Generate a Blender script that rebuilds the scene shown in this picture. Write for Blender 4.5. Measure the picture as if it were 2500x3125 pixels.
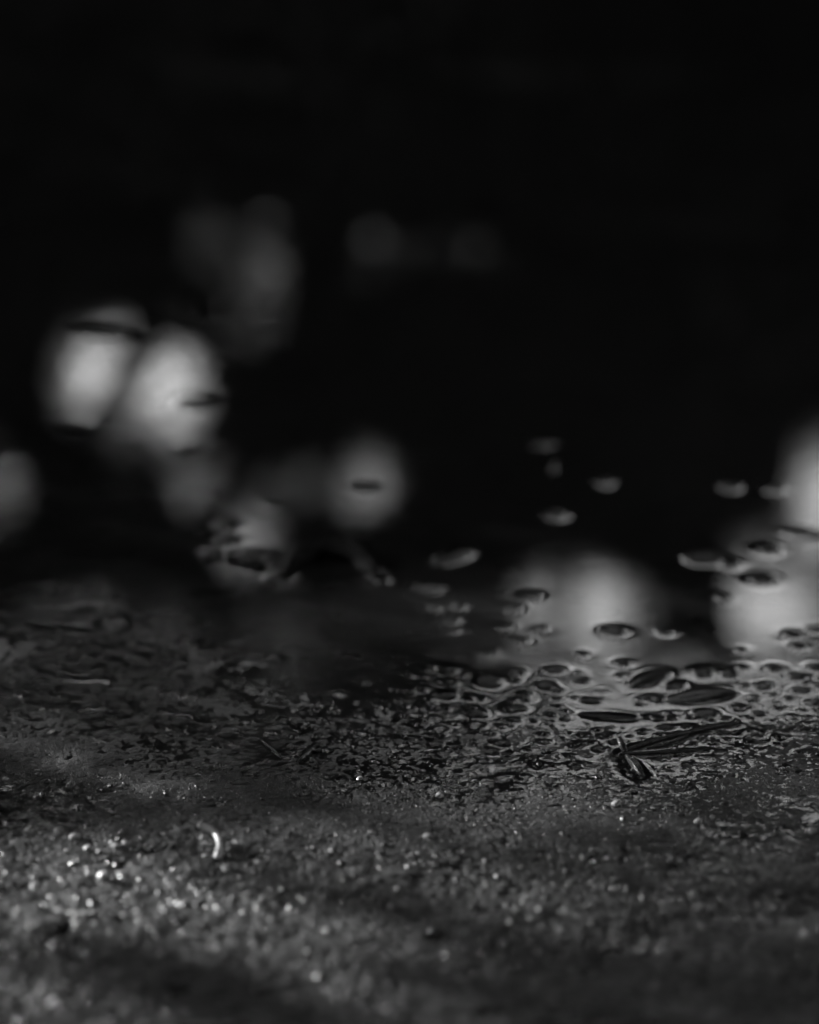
import bpy, math, random
import numpy as np
from mathutils import Vector

for o in list(bpy.data.objects):
    bpy.data.objects.remove(o)
S = bpy.context.scene
COL = S.collection
R = math.radians
rng = np.random.default_rng(11)
random.seed(11)

# ------------------------------------------------------------------ camera
H = 0.381                      # camera height over the water
PITCH = R(17.0)                # looking down by
VF = R(22.0)                   # vertical field of view
TV = math.tan(VF / 2)
cd = bpy.data.cameras.new("camera")
cam = bpy.data.objects.new("camera", cd)
COL.objects.link(cam)
cam.location = (0, 0, H)
cam.rotation_euler = (R(90) - PITCH, 0, 0)
cd.sensor_fit = 'VERTICAL'
cd.sensor_height = 36
cd.lens = 18 / TV
cd.clip_start = 0.01
cd.clip_end = 400
cd.dof.use_dof = True
cd.dof.focus_distance = 0.984
cd.dof.aperture_fstop = 4.5
cd.dof.aperture_blades = 0
S.camera = cam

# ------------------------------------------------------------------ world, sun, exposure
SUN_AZ = R(-60)                # from straight ahead (+Y), negative = to the left
SUN_EL = R(15)
w = bpy.data.worlds.new("World")
S.world = w
w.use_nodes = True
nt = w.node_tree
nt.nodes.clear()
sky = nt.nodes.new("ShaderNodeTexSky")
sky.sky_type = 'NISHITA'
sky.sun_disc = False
sky.sun_elevation = SUN_EL
sky.sun_rotation = SUN_AZ
sky.air_density = 1.0
sky.dust_density = 3.0
bw = nt.nodes.new("ShaderNodeRGBToBW")
bg = nt.nodes.new("ShaderNodeBackground")
bg.inputs[1].default_value = 0.15
wo = nt.nodes.new("ShaderNodeOutputWorld")
nt.links.new(sky.outputs[0], bw.inputs[0])
nt.links.new(bw.outputs[0], bg.inputs[0])
nt.links.new(bg.outputs[0], wo.inputs[0])
sl = bpy.data.lights.new("sun", 'SUN')
sl.energy = 3.2
sl.angle = R(0.6)
sun = bpy.data.objects.new("sun", sl)
COL.objects.link(sun)
sun.rotation_euler = Vector((-math.sin(SUN_AZ) * math.cos(SUN_EL), -math.cos(SUN_AZ) * math.cos(SUN_EL),
                             -math.sin(SUN_EL))).to_track_quat('-Z', 'Y').to_euler()
S.view_settings.view_transform = 'Standard'
S.view_settings.look = 'None'
S.view_settings.exposure = 3.05
S.view_settings.gamma = 1
S.render.engine = 'CYCLES'
S.cycles.use_denoising = True
S.cycles.max_bounces = 6
S.cycles.transparent_max_bounces = 8
S.cycles.sample_clamp_indirect = 4

# ------------------------------------------------------------------ projection helpers (photo pixel <-> ground point)
cp, sp = math.cos(PITCH), math.sin(PITCH)


def ground_at(px, py, z=0.0):
    u = (px - 1250) / 3125 * 2 * TV
    v = (1562.5 - py) / 3125 * 2 * TV
    dy, dz = cp + v * sp, -sp + v * cp
    t = (H - z) / -dz
    return u * t, dy * t


def pixel_of(x, y):
    depth = y * cp + H * sp
    u = x / depth
    v = (y * sp - H * cp) / depth
    return 1250 + u / (2 * TV) * 3125, 1562.5 - v / (2 * TV) * 3125


def direction_of(px, py):
    """azimuth and elevation of what the flat water mirrors at a pixel"""
    u = (px - 1250) / 3125 * 2 * TV
    v = (1562.5 - py) / 3125 * 2 * TV
    dy, dz = cp + v * sp, sp - v * cp
    return math.atan2(u, dy), math.atan2(dz, math.hypot(u, dy))


# ------------------------------------------------------------------ noise
def _h(ix, iy, s):
    n = (ix.astype(np.int64) * 374761393 + iy.astype(np.int64) * 668265263 + s * 2147483647) & 0xFFFFFFFF
    n = ((n ^ (n >> 13)) * 1274126177) & 0xFFFFFFFF
    n = n ^ (n >> 16)
    n = (n * 2246822519) & 0xFFFFFFFF
    return ((n ^ (n >> 15)) & 0xFFFFFF).astype(np.float32) / float(0x1000000)


def vnoise(x, y, s):
    """gradient noise, about -0.7..0.7"""
    ix, iy = np.floor(x), np.floor(y)
    fx, fy = (x - ix).astype(np.float32), (y - iy).astype(np.float32)
    ux, uy = fx * fx * fx * (fx * (fx * 6 - 15) + 10), fy * fy * fy * (fy * (fy * 6 - 15) + 10)
    out = 0
    for a in (0, 1):
        for b in (0, 1):
            t = _h(ix + a, iy + b, s) * 6.28318
            d = np.cos(t) * (fx - a) + np.sin(t) * (fy - b)
            out = out + d * (ux if a else 1 - ux) * (uy if b else 1 - uy)
    return out


def cells(x, y, s):
    """rounded grains: height 0..1 of the highest grain over each point"""
    ix, iy = np.floor(x), np.floor(y)
    out = np.zeros(x.shape, np.float32)
    for a in (-1, 0, 1):
        for b in (-1, 0, 1):
            cx = ix + a + _h(ix + a, iy + b, s)
            cy = iy + b + _h(ix + a, iy + b, s + 7)
            r = 0.25 + 0.6 * _h(ix + a, iy + b, s + 13) ** 2
            d2 = ((x - cx) ** 2 + (y - cy) ** 2) / (r * r)
            out = np.maximum(out, r * np.sqrt(np.clip(1 - d2, 0, 1)).astype(np.float32))
    return out


def sstep(a, b, v):
    t = np.clip((v - a) / (b - a), 0, 1)
    return t * t * (3 - 2 * t)


# ------------------------------------------------------------------ materials (the photograph is monochrome, so all greys)
def grey(v):
    return (v, v, v, 1)


def new_mat(name):
    m = bpy.data.materials.new(name)
    m.use_nodes = True
    n = m.node_tree
    b = n.nodes["Principled BSDF"]
    return m, n, b


def solid(name, lo, hi, scale, rough, rlo=None, bump=0.0, bscale=None, coat=0.0, crough=0.1, dist=0.0003, spec=0.5):
    m, n, b = new_mat(name)
    tc = n.nodes.new("ShaderNodeTexCoord")
    no = n.nodes.new("ShaderNodeTexNoise")
    no.inputs["Scale"].default_value = scale
    no.inputs["Detail"].default_value = 9
    no.inputs["Roughness"].default_value = 0.62
    n.links.new(tc.outputs["Object"], no.inputs["Vector"])
    cr = n.nodes.new("ShaderNodeValToRGB")
    cr.color_ramp.elements[0].position = 0.32
    cr.color_ramp.elements[1].position = 0.7
    cr.color_ramp.elements[0].color = grey(lo)
    cr.color_ramp.elements[1].color = grey(hi)
    n.links.new(no.outputs["Fac"], cr.inputs[0])
    n.links.new(cr.outputs[0], b.inputs["Base Color"])
    if rlo is not None:
        mr = n.nodes.new("ShaderNodeMapRange")
        mr.inputs[1].default_value = 0.35
        mr.inputs[2].default_value = 0.65
        mr.inputs[3].default_value = rlo
        mr.inputs[4].default_value = rough
        n2 = n.nodes.new("ShaderNodeTexNoise")
        n2.inputs["Scale"].default_value = scale * 2.3
        n2.inputs["Detail"].default_value = 3
        n.links.new(tc.outputs["Object"], n2.inputs["Vector"])
        n.links.new(n2.outputs["Fac"], mr.inputs[0])
        n.links.new(mr.outputs[0], b.inputs["Roughness"])
    else:
        b.inputs["Roughness"].default_value = rough
    if bump:
        n3 = n.nodes.new("ShaderNodeTexNoise")
        n3.inputs["Scale"].default_value = bscale
        n3.inputs["Detail"].default_value = 4
        n.links.new(tc.outputs["Object"], n3.inputs["Vector"])
        bp = n.nodes.new("ShaderNodeBump")
        bp.inputs["Strength"].default_value = bump
        bp.inputs["Distance"].default_value = dist
        n.links.new(n3.outputs["Fac"], bp.inputs["Height"])
        n.links.new(bp.outputs[0], b.inputs["Normal"])
    b.inputs["Specular IOR Level"].default_value = spec
    b.inputs["Coat Weight"].default_value = coat
    b.inputs["Coat Roughness"].default_value = crough
    b.inputs["Coat IOR"].default_value = 1.33
    return m


M = {}
M['soil'] = solid("wet_soil", 0.003, 0.046, 16, 0.55, 0.22, 0.9, 1500, 0.0, dist=0.0005, spec=0.3)
_n = M['soil'].node_tree
_tc = _n.nodes.new("ShaderNodeTexCoord")
_f = _n.nodes.new("ShaderNodeTexNoise"); _f.inputs["Scale"].default_value = 520; _f.inputs["Detail"].default_value = 5; _f.inputs["Roughness"].default_value = .7
_n.links.new(_tc.outputs["Object"], _f.inputs["Vector"])
_r = _n.nodes.new("ShaderNodeMapRange"); _r.inputs[1].default_value = .38; _r.inputs[2].default_value = .68; _r.inputs[3].default_value = .35; _r.inputs[4].default_value = 2.1
_n.links.new(_f.outputs["Fac"], _r.inputs[0])
_v = _n.nodes.new("ShaderNodeVectorMath"); _v.operation = 'SCALE'
_b = _n.nodes["Principled BSDF"]; _src = _b.inputs["Base Color"].links[0].from_socket
_n.links.new(_src, _v.inputs[0]); _n.links.new(_r.outputs[0], _v.inputs["Scale"]); _n.links.new(_v.outputs[0], _b.inputs["Base Color"])
M['stone_dark'] = solid("dark_wet_stone", 0.004, 0.030, 700, 0.45, 0.22, 1.0, 900, 0.05, 0.10, spec=0.14)
M['stone_mid'] = solid("grey_wet_stone", 0.02, 0.05, 300, 0.45, 0.22, 0.4, 1500, 0.25, 0.18)
M['stone_light'] = solid("pale_quartz", 0.16, 0.34, 300, 0.4, 0.25, 0.3, 1500, 0.2, 0.2)
M['leaf_dark'] = solid("dark_wet_leaf", 0.004, 0.035, 700, 0.4, 0.22, 1.0, 700, 0.05, 0.12, spec=0.14)
M['leaf_curl'] = solid("half_dry_leaf", 0.012, 0.035, 200, 0.5, 0.35, 0.5, 900, 0.08, 0.15, spec=0.25)
M['leaf_matte'] = solid("sodden_leaf", 0.005, 0.02, 300, 0.9, 0.75, 0.6, 900, 0.0, 0.15, spec=0.06)
M['leaf_pale'] = solid("pale_dry_leaf", 0.015, 0.04, 200, 0.55, 0.35, 0.5, 900, 0.2, 0.2)
M['needle_dark'] = solid("dark_needle", 0.012, 0.03, 200, 0.4, 0.25, 0.3, 1200, 0.2, 0.15, spec=0.35)
M['needle_pale'] = solid("pale_needle", 0.26, 0.42, 200, 0.5, 0.3, 0.3, 1200, 0.2, 0.2)
M['bud'] = solid("shiny_bud", 0.01, 0.03, 300, 0.45, 0.25, 0.6, 1200, 0.35, 0.12)
M['grit'] = solid("wet_grit", 0.010, 0.07, 420, 0.6, 0.32, 0.0, None, 0.12, 0.2)
M['foliage'] = solid("dark_foliage", 0.05, 0.11, 2.0, 0.6)
M['bark'] = solid("tree_bark", 0.03, 0.07, 6.0, 0.8, None, 0.6, 20, dist=0.02)

# water: mirror by Fresnel over a see-through, peat-brown (here grey) body that darkens with its depth
m, n, b = new_mat("puddle_water")
n.nodes.remove(b)
out = n.nodes["Material Output"]
fr = n.nodes.new("ShaderNodeFresnel"); fr.inputs[0].default_value = 1.333
gl = n.nodes.new("ShaderNodeBsdfGlossy"); gl.inputs["Roughness"].default_value = 0.0
gl.inputs["Color"].default_value = grey(1)
tr = n.nodes.new("ShaderNodeBsdfTransparent")
at = n.nodes.new("ShaderNodeAttribute"); at.attribute_name = "depth"
mu = n.nodes.new("ShaderNodeMath"); mu.operation = 'MULTIPLY'; mu.inputs[1].default_value = -260.0
ex = n.nodes.new("ShaderNodeMath"); ex.operation = 'EXPONENT'
mx = n.nodes.new("ShaderNodeMixShader")
tc = n.nodes.new("ShaderNodeTexCoord")
mp = n.nodes.new("ShaderNodeMapping"); mp.inputs["Scale"].default_value = (1, 2.2, 1)
nz = n.nodes.new("ShaderNodeTexNoise"); nz.inputs["Scale"].default_value = 26; nz.inputs["Detail"].default_value = 2
bp = n.nodes.new("ShaderNodeBump"); bp.inputs["Strength"].default_value = 1.0; bp.inputs["Distance"].default_value = 0.000008
n.links.new(tc.outputs["Object"], mp.inputs[0]); n.links.new(mp.outputs[0], nz.inputs["Vector"])
n.links.new(nz.outputs["Fac"], bp.inputs["Height"])
n.links.new(bp.outputs[0], gl.inputs["Normal"]); n.links.new(bp.outputs[0], fr.inputs["Normal"])
n.links.new(at.outputs["Fac"], mu.inputs[0]); n.links.new(mu.outputs[0], ex.inputs[0])
tr.inputs["Color"].default_value = grey(1)
df = n.nodes.new("ShaderNodeBsdfDiffuse"); df.inputs["Color"].default_value = grey(0.0115)
iv = n.nodes.new("ShaderNodeMath"); iv.operation = 'SUBTRACT'; iv.inputs[0].default_value = 1.0
n.links.new(ex.outputs[0], iv.inputs[1])
mb = n.nodes.new("ShaderNodeMixShader")          # silt in the water: what light the body does not let through it scatters a little
n.links.new(iv.outputs[0], mb.inputs[0]); n.links.new(tr.outputs[0], mb.inputs[1]); n.links.new(df.outputs[0], mb.inputs[2])
n.links.new(fr.outputs[0], mx.inputs[0]); n.links.new(mb.outputs[0], mx.inputs[1]); n.links.new(gl.outputs[0], mx.inputs[2])
n.links.new(mx.outputs[0], out.inputs[0])
M['water'] = m


# ------------------------------------------------------------------ object helpers
def link(name, me, mat=None, parent=None):
    o = bpy.data.objects.new(name, me)
    COL.objects.link(o)
    if mat is not None:
        me.materials.append(mat)
    if parent is not None:
        o.parent = parent
    return o


def tag(o, label=None, cat=None, group=None, kind=None):
    if label: o["label"] = label
    if cat: o["category"] = cat
    if group: o["group"] = group
    if kind: o["kind"] = kind
    return o


def empty(name, loc):
    o = bpy.data.objects.new(name, None)
    o.empty_display_size = 0.01
    COL.objects.link(o)
    o.location = loc
    return o


def mesh_np(name, verts, quads, smooth=True):
    me = bpy.data.meshes.new(name)
    verts = np.asarray(verts, np.float32); quads = np.asarray(quads, np.int32)
    k = quads.shape[1]
    me.vertices.add(len(verts)); me.vertices.foreach_set("co", verts.ravel())
    me.loops.add(quads.size); me.loops.foreach_set("vertex_index", quads.ravel())
    me.polygons.add(len(quads))
    me.polygons.foreach_set("loop_start", np.arange(0, quads.size, k, dtype=np.int32))
    me.polygons.foreach_set("use_smooth", np.full(len(quads), smooth))
    me.update(calc_edges=True)
    return me


# ------------------------------------------------------------------ the grid both the ground and the water are built on
def axis_x():
    c = np.arange(0, 0.2, 0.00045)
    v = list(c); s = 0.00045
    while v[-1] < 0.75:
        s *= 1.022; v.append(v[-1] + s)
    while v[-1] < 120:
        s *= 1.14; v.append(v[-1] + s)
    v = np.array(v)
    return np.concatenate([-v[:0:-1], v])


def axis_y():
    v = [0.62]
    while v[-1] < 4.4:
        v.append(v[-1] + 0.00078 * max(v[-1], 0.75) ** 2)
    s = v[-1] - v[-2]
    while v[-1] < 200:
        s *= 1.12; v.append(v[-1] + s)
    u = [0.62]; s = 0.0007
    while u[-1] > -40:
        s *= 1.09; u.append(u[-1] - s)
    return np.array(u[:0:-1] + v)


AX, AY = axis_x(), axis_y()
NX, NY = len(AX), len(AY)
X, Y = np.meshgrid(AX, AY)
sx = np.gradient(AX)[None, :]; sy = np.gradient(AY)[:, None]
STEP = np.maximum(sx, sy * 0.8) + 0 * X

# broad lie of the land, millimetres over the water level, given at photo pixels
CTRL = [(-300, 3300, 11), (1250, 3300, 11), (2800, 3300, 10), (0, 3050, 8.5), (1250, 3050, 8), (2500, 3050, 7.5),
        (0, 2780, 6.5), (600, 2800, 6.0), (1250, 2780, 5.2), (1900, 2780, 4.6), (2500, 2780, 5.0),
        (0, 2580, 4.6), (650, 2580, 3.8), (1250, 2580, 3.0), (1900, 2580, 2.8), (2500, 2580, 3.6),
        (0, 2380, 2.6), (650, 2380, 1.7), (1100, 2400, 1.1), (1500, 2420, 0.9), (1950, 2430, 0.9), (2450, 2380, 1.8),
        (0, 2220, 1.6), (500, 2220, 0.7), (900, 2260, 0.3), (1300, 2290, 0.3), (1800, 2300, 0.3), (2150, 2290, 0.3), (2500, 2230, 1.0),
        (0, 2060, 0.6), (450, 2060, 0.0), (900, 2120, -0.1), (1300, 2180, 0.0), (1800, 2190, -0.10), (2200, 2180, -0.2), (2500, 2130, -0.4),
        (-200, 1900, 0.5), (150, 1900, -0.1), (450, 1950, -0.3), (900, 1950, -0.45), (1300, 2030, -0.5), (1800, 2050, -1.2), (2400, 2020, -3.0),
        (-200, 1780, -0.3), (150, 1780, -0.6), (500, 1800, -0.6), (900, 1780, -1.3), (1300, 1850, -4.0),
        (0, 1600, -1.6), (450, 1550, -1.8), (800, 1600, -3.0), (1250, 1600, -8.0), (1800, 1750, -9.0), (2500, 1750, -9.0),
        (0, 1380, -3.0), (400, 1370, -1.3), (700, 1350, -6.0), (1300, 1300, -16.0), (2500, 1300, -16.0),
        (0, 1100, -14.0), (1250, 1000, -25), (2500, 1000, -25), (0, 500, -32), (1250, 500, -34), (2500, 500, -34),
        (0, 100, -20), (1250, 100, -22), (2500, 100, -24), (-200, -60, 8), (1250, -90, 5), (2700, -90, 5)]
P = np.array(CTRL, float)
pc = P[:, :2] / 1000.0
Kd = np.linalg.norm(pc[:, None] - pc[None], axis=2)
A = np.zeros((len(P) + 3, len(P) + 3))
A[:len(P), :len(P)] = Kd + np.eye(len(P)) * -0.02
A[:len(P), len(P)] = 1; A[:len(P), len(P) + 1:] = pc
A[len(P):, :len(P)] = A[:len(P), len(P):].T
sol = np.linalg.solve(A, np.concatenate([P[:, 2], [0, 0, 0]]))


def lie(x, y):
    px, py = pixel_of(x, np.maximum(y, 0.45))
    qx = np.clip(px, -900, 3400) / 1000; qy = np.clip(py, -120, 3400) / 1000
    g = sol[len(P)] + sol[len(P) + 1] * qx + sol[len(P) + 2] * qy
    for k in range(len(P)):
        g = g + sol[k] * np.sqrt((qx - pc[k, 0]) ** 2 + (qy - pc[k, 1]) ** 2)
    return g


g0 = (lie(X, Y) * 0.001).astype(np.float32)
# the puddle ends to either side and a gentle bank rises beyond it
rim = sstep(1.4, 2.6, np.abs(X) / np.maximum(0.55, 0.30 * Y) )
g0 = g0 * (1 - rim) + rim * 0.012
g0 += 0.02 * sstep(4.2, 7, Y) + 0.05 * sstep(6, 30, Y)


def oct_(scale, seed, amp, ground_scale_y=1.0):
    keep = sstep(0.55, 0.2, STEP / scale)
    return amp * keep * vnoise(X / scale, Y / scale * ground_scale_y, seed)


dry = sstep(-0.0030, 0.003, g0)            # full relief on the shore, a silted smooth floor under the puddle
far = sstep(1.15, 1.5, Y)
shore = sstep(0.0008, 0.004, g0)
rel = oct_(0.070, 1, 0.0020) * (0.2 + shore) + oct_(0.026, 2, 0.0010) * (0.3 + 0.9 * shore)
fine = 0.62 + 0.38 * shore
rel += fine * (oct_(0.010, 3, 0.00065) + oct_(0.0045, 4, 0.00042) + oct_(0.0022, 5, 0.00028))
lm = sstep(1350, 700, pixel_of(X, np.maximum(Y, 0.5))[0]) * sstep(2350, 2200, pixel_of(X, np.maximum(Y, 0.5))[1]) * (Y > .6)
rel += lm * (oct_(0.016, 6, 0.0009) + oct_(0.0055, 7, 0.00045) + oct_(0.003, 8, 0.00025))
zone = sstep(-0.0010, -0.0001, g0) * sstep(0.0022, 0.0010, g0)
rel += zone * (1 - .75 * lm) * (oct_(0.0075, 61, 0.00055) + oct_(0.0038, 62, 0.00042) + oct_(0.0021, 63, 0.00022))
rel += shore * (oct_(0.011, 64, 0.0009) + oct_(0.006, 65, 0.0005))
k1 = sstep(0.9, 0.4, STEP / 0.0020); k2 = sstep(0.9, 0.4, STEP / 0.0042)
patch = sstep(-0.15, 0.35, vnoise(X / 0.03, Y / 0.03, 21))
rel += fine * k1 * 0.00050 * cells(X / 0.0020, Y / 0.0020, 31) * (0.25 + 0.75 * patch)
clod = sstep(0.05, 0.45, vnoise(X / 0.045, Y / 0.04, 23))
rel += k2 * 0.0030 * (cells(X / 0.012 + .15 * vnoise(X / .004, Y / .004, 44), Y / 0.012 + .15 * vnoise(X / .004, Y / .004, 45), 41) - 0.45).clip(0) * (0.2 + 0.8 * shore) * (0.3 + clod)
pit = sstep(0.28, 0.5, vnoise(X / 0.013, Y / 0.009, 25)) * sstep(0.0, 0.3, vnoise(X / 0.05, Y / 0.05, 26))
rel -= 0.0026 * pit * shore
G = (g0 + rel * (0.25 + 0.75 * dry)).astype(np.float32)

# ------------------------------------------------------------------ litter lying in the puddle: px, py, width, height, tilt
OB = G.copy()                              # what the water has to climb over
ITEMS = []


def foot(px, py, wpx, hpx, tilt=0.0):
    """ground ellipse (centre, half axes, angle) of a flat oval seen at a pixel"""
    t = R(tilt)
    x, y = ground_at(px, py)
    ax, ay = ground_at(px + wpx / 2 * math.cos(t), py - wpx / 2 * math.sin(t))
    a = math.hypot(ax - x, ay - y); th = math.atan2(ay - y, ax - x)
    bx, by = ground_at(px, py - hpx / 2)
    b_ = abs((bx - x) * -math.sin(th) + (by - y) * math.cos(th))
    return x, y, a, b_, th


def stamp(x, y, a, b_, th, top, base, power=2.0):
    r = max(a, b_) * 1.05
    i0, i1 = np.searchsorted(AX, [x - r, x + r]); j0, j1 = np.searchsorted(AY, [y - r, y + r])
    if i1 <= i0 or j1 <= j0: return
    dx, dy = X[j0:j1, i0:i1] - x, Y[j0:j1, i0:i1] - y
    u = (dx * math.cos(th) + dy * math.sin(th)) / a; v = (-dx * math.sin(th) + dy * math.cos(th)) / b_
    al = np.arctan2(v, u)
    q = np.clip(1 - (u * u + v * v) * (1 + 0.55 * vnoise(np.cos(al) * 1.25 + x * 977, np.sin(al) * 1.25 + y * 977, 5)), 0, 1)
    z = np.where(q > 0, base + (top - base) * np.sqrt(q), -1)
    OB[j0:j1, i0:i1] = np.maximum(OB[j0:j1, i0:i1], z)


def ground_z(x, y):
    i = min(max(np.searchsorted(AX, x), 1), NX - 1); j = min(max(np.searchsorted(AY, y), 1), NY - 1)
    return float(G[j, i])


def blob_mesh(name, a, b_, h, rough, seed, nu=30, nv=14, key=None, point=0.0):
    """an uneven flattened stone or flake; point > 0 draws the ends out"""
    r_ = np.random.default_rng(seed)
    u = np.linspace(0, 2 * np.pi, nu, endpoint=False); v = np.linspace(-np.pi / 2, np.pi / 2, nv)
    U, V = np.meshgrid(u, v)
    d = np.stack([np.cos(V) * np.cos(U), np.cos(V) * np.sin(U), np.sin(V)], -1)
    f = np.ones(U.shape)
    for k in range(7):
        q = r_.normal(size=3) * (1.3 + 0.5 * k); ph = r_.uniform(0, 6.28)
        f += rough / (1 + 0.45 * k) * np.sin(d @ q + ph)
    c = d * f[..., None]
    if key is not None:
        c[..., :2] /= np.sqrt(1 + 0.55 * vnoise(np.cos(U) * 1.25 + key[0] * 977, np.sin(U) * 1.25 + key[1] * 977, 5))[..., None]
    if point:
        c[..., 1] *= (1 - np.clip(np.abs(c[..., 0]), 0, 1) ** 1.6 * point)
        c[..., 0] *= 1 + 0.12 * point
    co = c * np.array([a, b_, h])
    co[0] = co[0].mean(0); co[-1] = co[-1].mean(0)
    q = []
    for j in range(nv - 1):
        for i in range(nu):
            q.append((j * nu + i, j * nu + (i + 1) % nu, (j + 1) * nu + (i + 1) % nu, (j + 1) * nu + i))
    return mesh_np(name, co.reshape(-1, 3), q, True)


def litter(name, px, py, wpx, hpx, tilt, lift, mat, label, cat, group=None, point=0.0, rough=0.06, squash=0.35):
    x, y, a, b_, th = foot(px, py, wpx, hpx, tilt)
    base = min(-0.0006, ground_z(x, y))
    base = max(base, -0.002)
    if ground_z(x, y) > 0: base = ground_z(x, y) - 0.0004
    wl = max(0.0, ground_z(x, y))
    top = wl + lift
    stamp(x, y, a * 0.93, b_ * 0.93, th, top - 0.00012, base)
    me = blob_mesh(name, a * 0.97, b_ * 0.97, top - base, rough, int(px * 7 + py), point=point, key=(x, y))
    o = link(name, me, mat)
    o.location = (x, y, base); o.rotation_euler = (0, 0, th)
    tag(o, label, cat, group)
    ITEMS.append((x, y, max(a, b_)))
    return o


G_OV = 'dark oval stones poking through the puddle'
stones = [
    (1877, 1925, 100, 40, 0, 1.1, 'largest dark oval stone in the bright reflection right of centre'),
    (2326, 1769, 90, 36, 4, 1.2, 'dark oval stone with a bright rim alone in the right-hand reflection'),
    (2225, 1722, 58, 33, 0, 1.0, 'dark round stone touching the long blurred leaf at the right'),
    (2420, 1935, 66, 27, 3, 0.9, 'upper of two dark stones lying close together near the right edge'),
    (2438, 1970, 60, 24, -3, 0.8, 'lower of two dark stones lying close together near the right edge'),
    (2489, 1921, 40, 20, 0, 0.8, 'small dark stone cut by the right edge above the paired stones'),
    (2264, 1983, 54, 24, 0, 0.4, 'small stone just under the water with a pale ring around it'),
    (1627, 1820, 40, 22, 0, 0.7, 'small dark stone on the upper left rim of the central bright reflection'),
    (1565, 1856, 55, 29, 5, 0.9, 'dark stone left of the central bright reflection'),
    (1547, 1912, 38, 22, 0, 0.7, 'small blurred stone below the dark stone left of the central reflection'),
    (1652, 1917, 34, 15, 5, 0.6, 'very small sharp dark stone inside the left of the central reflection'),
    (1594, 1954, 46, 26, 0, 0.7, 'round stone between the central reflection and the dark left water'),
    (1779, 1996, 50, 24, 0, 0.5, 'small stone with a pale ring under the central bright reflection'),
    (1902, 2022, 46, 22, 0, 0.8, 'upper of two ringed stones left of the tilted leaf'),
    (1895, 2060, 46, 19, 0, 0.5, 'lower of two ringed stones left of the tilted leaf'),
    (1496, 2080, 112, 52, -4, 0.9, 'broad lumpy dark stone at the left end of the ringed stones'),
    (1580, 2053, 64, 30, 0, 0.8, 'oval stone with a thick pale rim next to the broad lumpy stone'),
    (1667, 2092, 84, 36, 0, 0.8, 'oval stone with a double ring in the middle of the ringed stones'),
    (1696, 2044, 94, 28, 6, 0.8, 'wide flat stone behind the double ringed stone'),
    (1772, 2075, 74, 28, 5, 0.7, 'right-hand ringed oval stone of the cluster'),
    (2148, 2055, 68, 33, 3, 0.9, 'left stone of a dark pair above the long leaf'),
    (2228, 2056, 60, 33, 0, 0.9, 'right stone of a dark pair above the long leaf'),
    (2330, 2096, 62, 28, 0, 0.8, 'oval stone just right of the long leaf tip'),
    (2435, 2064, 74, 33, 2, 1.0, 'dark stone on the right above the flat stone by the shore'),
    (2445, 2106, 84, 24, 2, 0.8, 'flat dark stone by the right shore'),
    (2359, 2119, 36, 15, 0, 0.6, 'tiny dark stone between the long leaf and the right shore'),
    (2489, 2037, 46, 22, 0, 0.9, 'dark stone cut by the right edge above the shore'),
    (2440, 1625, 96, 38, 4, 1.3, 'large blurred oval stone on the far right reflection'),
    (2345, 1680, 76, 38, 0, 1.0, 'blurred stone with a light patch at the right'),
    (2225, 1487, 96, 30, 3, 1.1, 'faint blurred stone in dark water at the upper right'),
    (2360, 1495, 52, 20, 0, 0.9, 'faint small stone beside the faint blurred stone at the upper right'),
    (2205, 1825, 42, 20, 0, 0.7, 'small faint stone in the dark gap between two reflections'),
    (590, 1225, 88, 32, 4, 1.1, 'blurred dark oval on the right side of the twin bright reflection'),
    (235, 1292, 98, 24, 6, 0.9, 'blurred dark oval on the lower left of the twin bright reflection'),
    (590, 1360, 78, 26, 4, 1.3, 'blurred oval just below the twin bright reflection'),
    (690, 1603, 62, 19, 0, 1.0, 'upper of two blurred dark ovals in the dim left reflection'),
    (690, 1646, 62, 17, 0, 1.0, 'lower of two blurred dark ovals in the dim left reflection'),
    (640, 1690, 52, 20, 14, 1.0, 'slanting dark stone left below the two blurred ovals'),
    (772, 1695, 92, 40, -6, 1.6, 'lumpy dark stone left of the curled leaf'),
    (835, 1718, 62, 32, 10, 1.6, 'dark stone wedged against the curled leaf'),
    (840, 1535, 66, 18, 0, 0.8, 'faint flat stone between two dim reflections'),
    (1118, 1483, 26, 12, 0, 0.7, 'tiny speck of stone in the round dim reflection'),
    (10, 1382, 70, 24, 8, 1.2, 'blurred dark stone cut by the left edge'),
    (1460, 2178, 72, 29, 4, 0.8, 'ringed oval stone left of the wavy film edge'),
    (1359, 2124, 108, 25, 7, 0.7, 'long flat stone at the left of the ringed cluster'),
    (1804, 2138, 88, 22, -3, 0.6, 'flat stone under the ringed cluster by the wavy film'),
    (2156, 2180, 94, 34, 3, 1.1, 'dark stone with a bright glint below the long leaf'),
    (2315, 2178, 62, 24, 4, 0.7, 'ringed stone right of the glinting stone'),
    (2482, 2146, 60, 25, 0, 0.9, 'dark stone at the right edge of the wet shore'),
    (2032, 2222, 74, 28, 4, 0.7, 'oval stone between the needles and the glinting stone'),
    (1105, 2295, 66, 25, 4, 0.6, 'ringed oval stone left of centre on the wet shore'),
    (975, 2298, 34, 16, 0, 1.2, 'glinting dark grain beside the upright flake'),
    (1645, 2341, 26, 17, 0, 1.6, 'black shiny seed-like stone left of the twig'),
    (1688, 2342, 14, 9, 0, 1.0, 'tiny black grain right of the black shiny stone'),
    (1660, 2243, 16, 9, 0, 0.9, 'tiny black grain in the film above the black shiny stone'),
]
for k, (px, py, wp, hp, tl, lf, lab) in enumerate(stones):
    litter('wet_stone', px, py, wp * .88, hp * .9, tl, lf * 0.001, M['stone_dark'], lab, 'stone', G_OV)

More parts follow.
